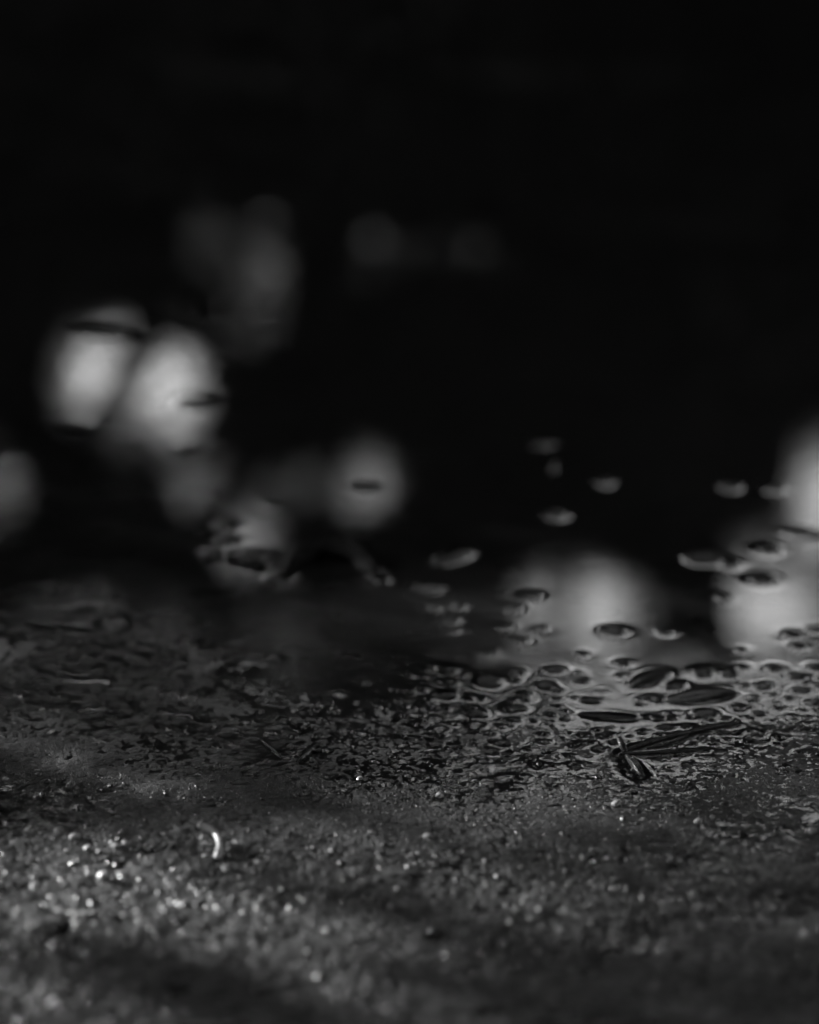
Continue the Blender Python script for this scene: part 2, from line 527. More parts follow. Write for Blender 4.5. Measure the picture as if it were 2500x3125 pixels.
G_LF = 'fallen leaves lying in the puddle'
leaves = [
    (1985, 2073, 156, 34, 24, 1.5, 'dark', 'short dark leaf tilted up to the right in the puddle'),
    (2148, 2127, 240, 40, 7, 1.5, 'dark', 'long dark narrow leaf lying almost level right of the tilted leaf'),
    (2061, 2095, 74, 24, 5, 0.9, 'dark', 'small dark leaf bit between the tilted leaf and the long leaf'),
    (1858, 2189, 232, 17, -4, 0.8, 'dark', 'thin sliver of leaf along the wavy film edge'),
    (2150, 1705, 124, 44, -8, 2.0, 'dark', 'blurred long leaf with light patches at the right'),
    (310, 1022, 160, 34, -6, 1.7, 'dark', 'big blurred dark leaf at the top of the twin bright reflection'),
    (1660, 1360, 138, 34, 3, 0.5, 'pale', 'faint pale leaf lying across at the top of the dark middle'),
    (1690, 1425, 60, 52, 60, 0.5, 'pale', 'faint pale leaf bit below the crosswise pale leaf'),
    (1700, 1570, 52, 32, 0, 1.5, 'pale', 'faint pale round leaf bit in the dark middle'),
    (1390, 1702, 165, 40, 20, 1.2, 'pale', 'pale blurred leaf slanting up to the right in dark water'),
    (1310, 1797, 134, 32, 3, 0.9, 'pale', 'pale blurred leaf lying level below the slanting pale leaf'),
    (1395, 1852, 66, 24, 8, 0.9, 'pale', 'small pale leaf bit right below the level pale leaf'),
    (1322, 1856, 58, 22, 0, 0.9, 'pale', 'small pale leaf bit left below the level pale leaf'),
    (1374, 1893, 80, 26, 8, 0.9, 'pale', 'pale leaf bit nearest the ringed stones'),
    (1852, 1472, 40, 26, 0, 1.5, 'dark', 'tiny faint leaf bit high in the dark middle'),
    (937, 2306, 100, 14, 40, 1.2, 'dark', 'narrow dark flake leaning up to the right on the left shore'),
    (732, 2407, 62, 15, -4, 0.8, 'pale', 'small pale flake lying flat on the left shore'),
    (340, 1912, 84, 34, 6, 1.2, 'pale', 'blurred pale leaf bit by the film of water at left'),
]
for px, py, wp, hp, tl, lf, kd, lab in leaves:
    o = litter('fallen_leaf', px, py, wp, hp, tl, lf * 0.001, M['leaf_' + kd], lab, 'leaf', G_LF, point=0.55, rough=0.07)
    a = max(v.co.x for v in o.data.vertices); h = max(v.co.z for v in o.data.vertices)
    # raised midrib: a thin ridge along the leaf
    vs, qs = [], []
    for i in range(13):
        s_ = -0.95 + 1.9 * i / 12
        z_ = h * math.sqrt(max(0.02, 1 - s_ * s_)) + 0.00002
        wr = 0.05 * (1 - 0.5 * abs(s_))
        bb = max(v.co.y for v in o.data.vertices)
        vs += [(a * s_ * 0.95, -wr * bb * 1.6, z_ - h * 0.10), (a * s_ * 0.95, 0, z_ + h * 0.05), (a * s_ * 0.95, wr * bb * 1.6, z_ - h * 0.10)]
    for i in range(12):
        for q in (0, 1): qs.append((i * 3 + q, i * 3 + 3 + q, i * 3 + 4 + q, i * 3 + 1 + q))
    link('midrib', mesh_np('midrib', vs, qs), M['leaf_' + kd], o)


# ------------------------------------------------------------------ tubes: needles, twig, curled leaf
def tube(name, pts, rad, n=8, mat=None, parent=None, sub=6):
    pts = [Vector(p) for p in pts]
    m_ = len(pts)
    path, rr = [], []
    for i in range(m_ - 1):
        p0, p1, p2, p3 = pts[max(i - 1, 0)], pts[i], pts[i + 1], pts[min(i + 2, m_ - 1)]
        for s_ in range(sub):
            t = s_ / sub
            path.append(0.5 * ((2 * p1) + (p2 - p0) * t + (2 * p0 - 5 * p1 + 4 * p2 - p3) * t * t + (3 * p1 - p0 - 3 * p2 + p3) * t ** 3))
            rr.append(rad[i] * (1 - t) + rad[i + 1] * t)
    path.append(pts[-1]); rr.append(rad[-1])
    vs, qs = [], []
    for i, p in enumerate(path):
        d = (path[min(i + 1, len(path) - 1)] - path[max(i - 1, 0)]).normalized()
        s_ = d.cross(Vector((0, 0, 1)))
        s_ = s_.normalized() if s_.length > 1e-6 else Vector((1, 0, 0))
        u_ = s_.cross(d)
        for k in range(n):
            t = 2 * math.pi * k / n
            vs.append(p + (s_ * math.cos(t) + u_ * math.sin(t)) * rr[i])
    for i in range(len(path) - 1):
        for k in range(n):
            qs.append((i * n + k, i * n + (k + 1) % n, (i + 1) * n + (k + 1) % n, (i + 1) * n + k))
    c0 = len(vs); vs += [path[0], path[-1]]
    for k in range(n):
        qs.append((c0, c0, (k + 1) % n, k)); e = (len(path) - 1) * n
        qs.append((c0 + 1, c0 + 1, e + k, e + (k + 1) % n))
    # end caps as triangles folded into quads would be degenerate: build with plain polygons instead
    me = bpy.data.meshes.new(name)
    me.from_pydata([tuple(v) for v in vs], [], [tuple(dict.fromkeys(q)) for q in qs])
    me.polygons.foreach_set("use_smooth", [True] * len(me.polygons))
    return link(name, me, mat, parent)


def at3(px, py, z):
    x, y = ground_at(px, py, z)
    return Vector((x, y, z))


def line_stamp(pts, rad, frac=0.6):
    for p, q in zip(pts[:-1], pts[1:]):
        for t in np.linspace(0, 1, 14):
            c = p.lerp(q, t)
            stamp(c.x, c.y, rad * 1.1, rad * 1.1, 0, c.z + rad * frac, c.z - rad)


# dark twig with a fork of two needles and a shiny bud
tw0 = at3(1900, 2296, 0.0012)
twig = empty('forked_twig', tw0)
tag(twig, 'dark forked needle twig with a shiny bud at the water edge right of centre', 'twig')
def rel_(pts): return [p - tw0 for p in pts]
nA = [at3(1905, 2290, .0016), at3(1985, 2264, .0017), at3(2070, 2240, .0016), at3(2160, 2221, .0013), at3(2252, 2205, .0009)]
nB = [at3(1890, 2301, .0014), at3(1960, 2297, .0014), at3(2060, 2293, .0013), at3(2158, 2287, .0009)]
nC = [at3(1975, 2284, .0011), at3(2030, 2270, .0011), at3(2080, 2252, .0010), at3(2125, 2228, .0007)]
for nn, r0 in ((nA, .00072), (nB, .00066), (nC, .0005)):
    line_stamp(nn, r0 * .8, 0.1)
    tube('needle', rel_(nn), [r0 * 0.8] + [r0] * (len(nn) - 2) + [r0 * 0.35], 8, M['needle_dark'], twig)
stb = [at3(1908, 2296, .0014), at3(1900, 2276, .0032), at3(1890, 2252, .0048)]
tube('stub', rel_(stb), [.0011, .0014, .0011], 9, M['needle_dark'], twig)
bud = [at3(1912, 2306, .0012), at3(1926, 2322, .0022), at3(1942, 2342, .0030), at3(1956, 2360, .0024), at3(1966, 2370, .0016)]
bo = tube('bud', rel_(bud), [.0007, .0013, .0016, .0011, .0003], 10, M['bud'], twig)
for k in range(3):
    c = [p + Vector((0.0007 * (k - 1), 0.0002 * k, 0.0010)) for p in bud[1:4]]
    tube('bud_scale', rel_(c), [.0005, .0009, .0004], 7, M['bud'], bo)
line_stamp(bud, .0012, 0.2)

# the pale curved needle standing out of the soil in the left foreground
c0 = ground_at(657, 2630)
gz = ground_z(*c0)
cn0 = Vector((c0[0], c0[1], gz))
curl = empty('curved_needle', cn0)
tag(curl, 'pale curved pine needle arching up from the wet soil at left', 'needle')
def ground_top(x, y, r=0.004):
    i0, i1 = np.searchsorted(AX, [x - r, x + r]); j0, j1 = np.searchsorted(AY, [y - r, y + r])
    return float(np.percentile(G[j0:j1, i0:i1], 90))


lift = [-.0020, .0006, .0018, .0032, .0044, .0052]
pxs = [(656, 2634), (665, 2606), (670, 2576), (658, 2545), (636, 2527), (614, 2518)]
cpts = []
for (a_, b_), l_ in zip(pxs, lift):
    z_ = gz
    for _ in range(6):
        q = at3(a_, b_, z_); z_ = 0.5 * z_ + 0.5 * (ground_top(q.x, q.y) + l_)
    cpts.append(at3(a_, b_, z_) - cn0)
tube('shaft', cpts, [.0011, .0012, .0011, .0010, .0010, .0009], 10, M['needle_pale'], curl, 8)
tube('tip', [cpts[-1] - Vector((0.0002, 0, 0)), cpts[-1] + (cpts[-1] - cpts[-2]).normalized() * .0009], [.00115, .00095], 9, M['stone_light'], curl)

# curled leaf arch standing in the puddle at mid left, and a thin bent stem on the left shore
lp = [at3(868, 1765, 0.0), at3(888, 1715, .003), at3(925, 1660, .006), at3(1000, 1625, .0075), at3(1075, 1655, .006), at3(1130, 1715, .003), at3(1160, 1765, 0.0)]
vs, qs = [], []
NW = 7
for i in range(len(lp) * 4 - 3):
    k, t = divmod(i, 4)
    p = lp[k].lerp(lp[min(k + 1, len(lp) - 1)], t / 4)
    wdt = 0.010 * math.sin(math.pi * (0.12 + 0.76 * i / (len(lp) * 4 - 4)))
    for j in range(NW):
        f = j / (NW - 1) - 0.5
        vs.append(p + Vector((0.25 * f * wdt + 0.0006 * math.sin(i * 1.3 + j), f * wdt * 2.2, -abs(f) * wdt * 0.7 + 0.0005 * math.sin(i * 0.9 + j * 1.7))))
nr = len(vs) // NW
for i in range(nr - 1):
    for j in range(NW - 1):
        qs.append((i * NW + j, (i + 1) * NW + j, (i + 1) * NW + j + 1, i * NW + j + 1))
cl0 = lp[0].copy()
cle = empty('curled_leaf', cl0)
tag(cle, 'dark curled leaf arching out of the puddle at mid left', 'leaf')
b_me = mesh_np('blade', [tuple(v - cl0) for v in vs], qs)
bl = link('blade', b_me, M['leaf_matte'], cle)
sm = bl.modifiers.new('thickness', 'SOLIDIFY'); sm.thickness = 0.0006
tube('stalk', [p - cl0 + Vector((0, 0, .0003)) for p in lp], [.0004] + [.0006] * 5 + [.0003], 7, M['leaf_matte'], cle)
for p in (lp[0], lp[-1]):
    stamp(p.x, p.y, .006, .012, 0, .001, -.002)

st = [at3(800, 2262, .0010), at3(828, 2283, .0012), at3(848, 2303, .0010), at3(858, 2316, .0004)]
o = tube('bent_stem', st, [.0004, .0006, .0006, .0005], 8, M['bark'])
tag(o, 'thin dark bent stem left of the leaning flake on the left shore', 'stem')
line_stamp(st, .0008, 0.2)

# ------------------------------------------------------------------ loose grains: individuals first, then grit as one mass
ICO_V, ICO_F = None, None


def ico():
    t = (1 + 5 ** .5) / 2
    v = np.array([(-1, t, 0), (1, t, 0), (-1, -t, 0), (1, -t, 0), (0, -1, t), (0, 1, t), (0, -1, -t), (0, 1, -t), (t, 0, -1), (t, 0, 1), (-t, 0, -1), (-t, 0, 1)], float)
    v /= np.linalg.norm(v[0])
    f = np.array([(0, 11, 5), (0, 5, 1), (0, 1, 7), (0, 7, 10), (0, 10, 11), (1, 5, 9), (5, 11, 4), (11, 10, 2), (10, 7, 6), (7, 1, 8),
                  (3, 9, 4), (3, 4, 2), (3, 2, 6), (3, 6, 8), (3, 8, 9), (4, 9, 5), (2, 4, 11), (6, 2, 10), (8, 6, 7), (9, 8, 1)])
    # one subdivision
    vl = [tuple(p) for p in v]; mid = {}; nf = []
    def m_(a, b):
        k = (min(a, b), max(a, b))
        if k not in mid:
            p = (np.array(vl[a]) + np.array(vl[b])); p /= np.linalg.norm(p); vl.append(tuple(p)); mid[k] = len(vl) - 1
        return mid[k]
    for a, b, c in f:
        d, e, g = m_(a, b), m_(b, c), m_(c, a)
        nf += [(a, d, g), (b, e, d), (c, g, e), (d, e, g)]
    return v, f, np.array(vl), np.array(nf)


IV0, IF0, IV1, IF1 = ico()


def grain_mesh(name, r, seed, fine=True):
    r_ = np.random.default_rng(seed)
    v = (IV1 if fine else IV0).copy()
    f = np.ones(len(v))
    for k in range(5):
        f += 0.10 * np.sin(v @ (r_.normal(size=3) * 2.0) + r_.uniform(0, 6.28))
    v = v * f[:, None] * np.array([1.25, 1.0, 0.8]) * r
    return mesh_np(name, v, IF1 if fine else IF0, False)


named = [  # px, py, radius mm, material, label
    (629, 2580, 1.7, 'stone_light', 'brightest white grain beside the curved needle'),
    (620, 2557, 1.2, 'stone_light', 'small white grain above the brightest one by the curved needle'),
    (629, 2621, 1.0, 'stone_light', 'tiny white grain left of the foot of the curved needle'),
    (694, 2652, 1.6, 'stone_light', 'pale grain right below the foot of the curved needle'),
    (109, 2735, 2.0, 'stone_light', 'bright glinting pebble blurred at the lower left'),
    (2059, 2630, 1.8, 'stone_mid', 'glinting pebble with a dark shadow to its right in the right foreground'),
    (1467, 2670, 1.8, 'stone_mid', 'glinting pebble below the centre of the wet soil'),
    (1451, 2776, 1.8, 'stone_mid', 'blurred glinting pebble low in the middle foreground'),
    (1879, 2700, 1.7, 'stone_mid', 'glinting pebble right of a dark hollow in the foreground'),
    (2127, 2732, 1.7, 'stone_mid', 'blurred pebble at the tip of a long dark hollow on the right'),
    (2390, 2732, 1.8, 'stone_mid', 'blurred glinting pebble far right in the foreground'),
    (1656, 2802, 1.9, 'stone_mid', 'soft round pebble right of the lowest middle glint'),
    (978, 2735, 1.8, 'stone_mid', 'upper left of two touching blurred glints in the foreground'),
    (998, 2756, 1.8, 'stone_mid', 'lower right of two touching blurred glints in the foreground'),
    (1220, 2724, 1.8, 'stone_mid', 'blurred glinting pebble just left of centre in the foreground'),
    (1203, 2793, 1.8, 'stone_mid', 'blurred glinting pebble low and left of centre'),
    (1136, 2539, 1.1, 'stone_light', 'small white grain with a dark hollow beside it near the centre'),
    (1098, 2357, 1.1, 'stone_light', 'small round pale grain on the left of the film patches'),
    (1341, 2411, 1.3, 'stone_light', 'pale grain in the wet film below the ringed stones'),
    (1879, 2437, 1.4, 'stone_light', 'pale grain below the twig bud'),
    (2130, 2498, 1.3, 'stone_light', 'pale grain on the dark soil right below the twig'),
    (2214, 2443, 1.2, 'stone_mid', 'glinting grain with a dark shadow right below the needles'),
    (2476, 2536, 1.7, 'stone_light', 'bright grain near the right edge of the soil'),
    (1304, 2544, 1.3, 'stone_light', 'bright grain in the soil right of centre left'),
    (181, 2543, 1.3, 'stone_light', 'bright grain at the left with a dark hollow on its right'),
    (87, 2541, 1.4, 'stone_light', 'bright grain nearest the left edge'),
    (232, 2564, 1.6, 'stone_light', 'bright grain in the cluster left of the curved needle'),
    (268, 2604, 1.3, 'stone_light', 'glinting grain below the bright cluster at left'),
    (301, 2611, 1.3, 'stone_light', 'glinting grain on the dark crack at left'),
    (351, 2591, 1.3, 'stone_light', 'glinting grain above the dark crack at left'),
    (384, 2580, 1.3, 'stone_light', 'rightmost glinting grain of the row left of the curved needle'),
    (312, 2697, 1.8, 'stone_light', 'blurred bright pebble atop the lower left clump'),
    (2146, 2172, 0.9, 'stone_light', 'tiny pale grain added as the glint on the dark stone below the long leaf'),  # pale colour stands in for a highlight on the wet stone
    (372, 2682, 1.6, 'stone_light', 'blurred bright pebble right of the lower left clump'),
]
for px, py, r, mt, lab in named:
    x, y = ground_at(px, py, 0.004)
    z = ground_z(x, y)
    o = link('grain', grain_mesh('grain', r * .001, int(px + py), True), M[mt])
    o.location = (x, y, z + r * 0.0004); o.rotation_euler = (random.uniform(-.5, .5), random.uniform(-.5, .5), random.uniform(0, 6.28))
    tag(o, lab, 'grain', 'loose grains on the wet soil')

pro = [grain_mesh('grain', 0.001, 900 + k, True) for k in range(8)]
pm = {}
for k in range(8):
    for mt in ('stone_mid', 'stone_light', 'stone_dark'):
        me = pro[k].copy(); me.materials.append(M[mt]); pm[k, mt] = me
cnt = 0
while cnt < 230:
    py = 2330 + 700 * rng.random() ** 0.8; px = rng.uniform(-30, 2530)
    if vnoise(np.array([px / 420]), np.array([py / 160]), 77)[0] < rng.uniform(-0.5, 0.45): continue
    x, y = ground_at(px, py, 0.003)
    z = ground_z(x, y)
    if z < 0.0008: continue
    mt = rng.choice(['stone_mid', 'stone_light', 'stone_dark'], p=[.58, .05, .37])
    r = rng.uniform(0.55, 1.25) * (1.3 if rng.random() < .12 else 1)
    o = bpy.data.objects.new('grain', pm[int(rng.integers(8)), mt]); COL.objects.link(o)
    o.scale = (r, r * rng.uniform(.8, 1), r * rng.uniform(.7, 1))
    o.location = (x, y, z + r * .0003); o.rotation_euler = (rng.uniform(-.6, .6), rng.uniform(-.6, .6), rng.uniform(0, 6.28))
    lb = {'stone_mid': 'small grey wet grain scattered on the foreground soil', 'stone_light': 'small pale grain scattered on the foreground soil',
          'stone_dark': 'small dark wet grain scattered on the foreground soil'}[mt]
    tag(o, lb, 'grain', {'stone_mid': 'scattered grey grains on the soil', 'stone_light': 'scattered pale grains on the soil', 'stone_dark': 'scattered dark grains on the soil'}[mt])
    cnt += 1

# small flakes poking through the film between shore and puddle
cnt = 0; tries = 0
fl = [blob_mesh('bark_flake', 1, 1, 1, .12, 500 + k, nu=16, nv=9, point=.25) for k in range(10)]
for f in fl: f.materials.append(M['leaf_dark'])
while cnt < 290 and tries < 20000:
    tries += 1
    py = rng.normal(2205, 95); px = 2530 - 1900 * rng.random() ** 1.25
    if py < 1840 or py > 2440: continue
    cut = 2360 - (px - 700) * 0.03
    if px < 1250 and py < 2050 + (1250 - px) * 0.25: continue
    if py < 2030 and not (px < 1560 or rng.random() < .18): continue
    x, y = ground_at(px, py)
    a = 0.0009 + 0.0026 * rng.random() ** 2.6
    if any((x - q[0]) ** 2 + (y - q[1]) ** 2 < (q[2] * 0.9 + a) ** 2 for q in ITEMS): continue
    b_ = a * rng.uniform(.55, 1); th = rng.normal(0, .5)
    wl = max(0, ground_z(x, y)); base = wl - 0.0005; top = wl + rng.uniform(.0002, .0010)
    stamp(x, y, a * .93, b_ * .93, th, top - .0001, base)
    o = bpy.data.objects.new('bark_flake', fl[int(rng.integers(10))]); COL.objects.link(o)
    o.location = (x, y, base); o.rotation_euler = (0, 0, th); o.scale = (a, b_, top - base)
    tag(o, 'tiny dark flake poking through the water film along the shore', 'flake', 'tiny dark flakes along the water edge')
    ITEMS.append((x, y, a)); cnt += 1

# grit: thousands of specks pressed into the soil, one mass
N = 16000
vs, fs = [], []
k = 0
while k < N:
    m_ = 4000
    py = 2350 + 800 * rng.random(m_); px = rng.uniform(-150, 2650, m_)
    keep = vnoise(px / 500, py / 170, 63) + 0.6 * vnoise(px / 160, py / 60, 64) > rng.uniform(-.6, .6, m_)
    for a_, b_ in zip(px[keep], py[keep]):
        x, y = ground_at(a_, b_, 0.003)
        z = ground_z(x, y)
        if z < 0.0004: continue
        r = rng.uniform(.14, .34 + .42 * min(1, max(0, (b_ - 2450) / 300))) * .001
        q = IV0 * (1 + .22 * rng.normal(size=(12, 1))) * np.array([1.2, 1, .75]) * r
        t = rng.uniform(0, 6.28); c_, s_ = math.cos(t), math.sin(t)
        q = np.stack([q[:, 0] * c_ - q[:, 1] * s_ + x, q[:, 0] * s_ + q[:, 1] * c_ + y, q[:, 2] + z + r * .25], 1)
        vs.append(q); fs.append(IF0 + 12 * k); k += 1
        if k >= N: break
o = link('grit', mesh_np('grit', np.concatenate(vs), np.concatenate(fs), False), M['grit'])
tag(o, 'fine wet grit scattered through the soil in the foreground', 'grit', kind='stuff')

# ------------------------------------------------------------------ ground sheet
idx = np.arange(NX * NY, dtype=np.int32).reshape(NY, NX)
quads = np.stack([idx[:-1, :-1], idx[:-1, 1:], idx[1:, 1:], idx[1:, :-1]], -1).reshape(-1, 4)
co = np.stack([X, Y, G], -1).reshape(-1, 3)
gr = link('ground', mesh_np('ground', co, quads), M['soil'])
tag(gr, kind='structure')

# ------------------------------------------------------------------ water: a film held by gravity and surface tension over the ground and litter
i0, i1 = np.searchsorted(AX, [-3.2, 3.2]); j0, j1 = np.searchsorted(AY, [0.63, 4.6])
ax, ay = AX[i0:i1], AY[j0:j1]
ob = OB[j0:j1, i0:i1].astype(np.float32); gg = G[j0:j1, i0:i1]
gs = g0[j0:j1, i0:i1]
Xs, Ys = X[j0:j1, i0:i1], Y[j0:j1, i0:i1]
wetp = vnoise(Xs / .05, Ys / .07, 91) + .5 * vnoise(Xs / .017, Ys / .022, 92)
level = np.maximum(0, gs - 0.00010 - 0.0013 * sstep(.0008, .0026, gs) + 0.0005 * wetp * sstep(0, .001, gs)).astype(np.float32)
level = np.where(gs > 0.0045, gs - 0.004, level).astype(np.float32)
hxm = np.empty_like(ax); hxm[1:] = np.diff(ax); hxm[0] = hxm[1]; hxp = np.empty_like(ax); hxp[:-1] = np.diff(ax); hxp[-1] = hxp[-2]
hym = np.empty_like(ay); hym[1:] = np.diff(ay); hym[0] = hym[1]; hyp = np.empty_like(ay); hyp[:-1] = np.diff(ay); hyp[-1] = hyp[-2]
cxm = (2 / (hxm * (hxm + hxp)))[None].astype(np.float32); cxp = (2 / (hxp * (hxm + hxp)))[None].astype(np.float32)
cym = (2 / (hym * (hym + hyp)))[:, None].astype(np.float32); cyp = (2 / (hyp * (hym + hyp)))[:, None].astype(np.float32)
KAP = np.float32(1 / 0.0026 ** 2)
den = 1 / (cxm + cxp + cym + cyp + KAP)
a1, a2, a3, a4 = cxm * den, cxp * den, cym * den, cyp * den
lv = level * KAP * den
W = np.maximum(level, ob)
for it in range(140):
    nw = lv.copy()
    nw[:, 1:] += a1[:, 1:] * W[:, :-1]; nw[:, 0] += a1[:, 0] * W[:, 0]
    nw[:, :-1] += a2[:, :-1] * W[:, 1:]; nw[:, -1] += a2[:, -1] * W[:, -1]
    nw[1:] += a3[1:] * W[:-1]; nw[0] += a3[0] * W[0]
    nw[:-1] += a4[:-1] * W[1:]; nw[-1] += a4[-1] * W[-1]
    W = np.maximum(nw, ob)
wet = (W - ob) > 0.00002
depth = np.maximum(W - gg, 0)
Z = np.where(wet | (ob > gg + 1e-6), W, gg - 0.00010)
ny, nx = Z.shape
idx = np.arange(nx * ny, dtype=np.int32).reshape(ny, nx)
keep = (wet[:-1, :-1] | wet[1:, :-1] | wet[:-1, 1:] | wet[1:, 1:])
quads = np.stack([idx[:-1, :-1], idx[:-1, 1:], idx[1:, 1:], idx[1:, :-1]], -1)[keep]
used = np.zeros(nx * ny, bool); used[quads.ravel()] = True
remap = np.cumsum(used) - 1
co = np.stack([Xs, Ys, Z], -1).reshape(-1, 3)[used]
me = mesh_np('water', co, remap[quads])
at_ = me.attributes.new('depth', 'FLOAT', 'POINT'); at_.data.foreach_set('value', depth.reshape(-1)[used].astype(np.float32))
wa = link('water', me, M['water'])
tag(wa, kind='structure')

# ------------------------------------------------------------------ the wood across the puddle, seen as the reflection
# gaps in the leaves: photo pixel where the water mirrors the gap, half sizes in pixels, how open
GAPS = [(318, 1180, 86, 112, .74), (518, 1192, 78, 112, .76), (418, 1140, 70, 110, .46), (420, 1060, 100, 70, .32), (415, 1240, 90, 70, .22), (845, 850, 105, 80, .045), (820, 985, 90, 85, .03), (680, 740, 220, 90, .011),
        (1300, 765, 480, 45, .006), (625, 1490, 75, 70, .16), (740, 1640, 90, 85, .28), (5, 1500, 60, 95, .12), (1120, 1480, 62, 75, .30), (880, 1490, 170, 55, .04),
        (1775, 1868, 140, 100, 1.0), (1770, 2010, 200, 85, .38), (1430, 2085, 120, 50, .30), (2355, 1862, 140, 105, 1.0), (2520, 1550, 75, 140, .9),
        (2390, 1720, 150, 90, .18), (2420, 2050, 200, 100, .30), (2050, 2080, 200, 90, .26), (400, 1480, 35, 30, .05), (300, 1930, 270, 90, .09), (800, 2000, 330, 120, .05)]
GD = []
for px, py, a_, b_, f in GAPS:
    az, el = direction_of(px, py)
    GD.append((az, el, a_ / 3125 * VF, b_ / 3125 * VF, f))
E0, E1 = R(19.4), R(21.2)


def open_at(p):
    """how open the canopy is in the direction of p from the near bank"""
    az = np.arctan2(p[:, 0], p[:, 1]); el = np.arctan2(p[:, 2] + H, np.hypot(p[:, 0], p[:, 1]))
    o_ = band_at(az, el)
    return np.maximum(o_, gap_at(az, el))


def band_at(az, el):
    return (0.05 + 0.68 * sstep(R(-1.2), R(2.4), az)) * sstep(E0, E1, el - R(1.6) * sstep(R(4.2), R(1.2), az)) * (np.abs(az) < R(14)) * (el < R(24.3))


def gap_at(az, el):
    t_ = 0 * az
    for a_, e_, ra, rb, f in GD:
        t_ = np.maximum(t_, f * np.minimum(1, 1.35 * np.exp(-0.9 * (((az - a_) / ra) ** 2 + ((el - e_) / rb) ** 2) ** (1.25 if f > .1 else 0.95))))
    return t_


# where the crowns thin out only fine end twigs and small leaves are left: scattered through the gaps, thinner toward the middle
FZ = []
SF = 0.018
for a_, e_, ra, rb, f in GD:
    lo = (a_ - 2.1 * ra, e_ - 2.1 * rb); sz = (4.2 * ra, 4.2 * rb)
    FZ.append((lo, sz))
r_ = np.random.default_rng(3)
fp = []
TMAX = 6.0
for gi, (lo, sz) in enumerate(FZ):
    n_ = int(TMAX * sz[0] * sz[1] * 14.9 ** 2 / (0.55 * SF * SF))
    az = lo[0] + sz[0] * r_.random(n_); el = lo[1] + sz[1] * r_.random(n_)
    own = np.ones(n_, bool)
    for (l2, s2) in FZ[:gi]:
        own &= ~((az > l2[0]) & (az < l2[0] + s2[0]) & (el > l2[1]) & (el < l2[1] + s2[1]))
    t_ = np.maximum(gap_at(az, el), band_at(az, el))
    own &= (t_ > .004) & (r_.random(n_) < -np.log(np.clip(t_, 1e-4, 1)) / TMAX)
    az, el = az[own], el[own]; D = r_.uniform(14.0, 15.8, len(az))
    fp.append(np.stack([np.sin(az) * np.cos(el) * D, np.cos(az) * np.cos(el) * D, np.sin(el) * D - H], 1))
FINE = np.concatenate(fp)


def tree(x, y, h, spread, nleaf, seed, label, ls=1.0, group='dark trees across the puddle'):
    r_ = np.random.default_rng(seed)
    root = empty('bushy_tree', (x, y, 0.05))
    tag(root, label, 'tree', group)
    pts = [(0, 0, -.2)] + [(r_.normal() * .12 * k, r_.normal() * .12 * k, h * .22 * k) for k in (1, 2, 3, 4)]
    tk = tube('trunk', pts, [.22, .17, .13, .09, .04], 10, M['bark'], root, 5)
    for k in range(7):
        z0 = h * r_.uniform(.18, .75); t = r_.uniform(0, 6.28); L = spread * r_.uniform(.5, .9)
        tube('limb', [(0, 0, z0), (math.cos(t) * L * .5, math.sin(t) * L * .5, z0 + L * .25), (math.cos(t) * L, math.sin(t) * L, z0 + L * .6)],
             [.06, .04, .015], 6, M['bark'], tk, 4)
    # leaf clumps fill the crown, drawn in toward the top
    nc = 150
    cz = r_.uniform(0.05, 1, nc); ct = r_.uniform(0, 6.28, nc); cr = np.sqrt(r_.uniform(.0, 1, nc)) * spread * np.sqrt(np.clip(1.08 - cz ** 2.2, .05, 1))
    C = np.stack([np.cos(ct) * cr, np.sin(ct) * cr * .7, cz * h], 1)
    n_ = nleaf
    which = r_.integers(nc, size=n_)
    p = C[which] + r_.normal(size=(n_, 3)) * np.array([.42, .42, .34])
    p[:, 2] = np.maximum(p[:, 2], .05)
    wp = p + np.array([x, y, .05])
    gp = gap_at(np.arctan2(wp[:, 0], wp[:, 1]), np.arctan2(wp[:, 2] + H, np.hypot(wp[:, 0], wp[:, 1])))
    ok = (r_.random(n_) < np.clip(-np.log(np.maximum(open_at(wp), 1e-6)) / 17.0, 0, 1)) & (gp < .004)
    az_ = np.degrees(np.arctan2(wp[:, 0], wp[:, 1])); el_ = np.degrees(np.arctan2(wp[:, 2], np.hypot(wp[:, 0], wp[:, 1])))
    ok &= np.hypot(az_ - math.degrees(SUN_AZ), el_ - math.degrees(SUN_EL)) > 5
    p = p[ok]; n_ = len(p)
    s_ = r_.uniform(.04, .085, n_) * ls
    if ls == 1.0:
        mine = FINE[np.argmin(np.abs(FINE[:, :1] - np.array([q[0] for q in spots])[None]), axis=1) == [q[0] for q in spots].index(x)]
        p = np.concatenate([p, mine - np.array([x, y, .05])]); s_ = np.concatenate([s_, SF * r_.uniform(.75, 1.25, len(mine))]); n_ = len(p)
    nrm = r_.normal(size=(n_, 3)); nrm /= np.linalg.norm(nrm, axis=1)[:, None]
    t1 = np.cross(nrm, r_.normal(size=(n_, 3))); t1 /= np.linalg.norm(t1, axis=1)[:, None]
    t2 = np.cross(nrm, t1)
    v = np.stack([p + t1 * s_[:, None], p + t2 * s_[:, None] * .55, p - t1 * s_[:, None], p - t2 * s_[:, None] * .55], 1).reshape(-1, 3)
    me = mesh_np('crown', v, np.arange(n_ * 4).reshape(-1, 4), False)
    link('crown', me, M['foliage'], root)
    return root


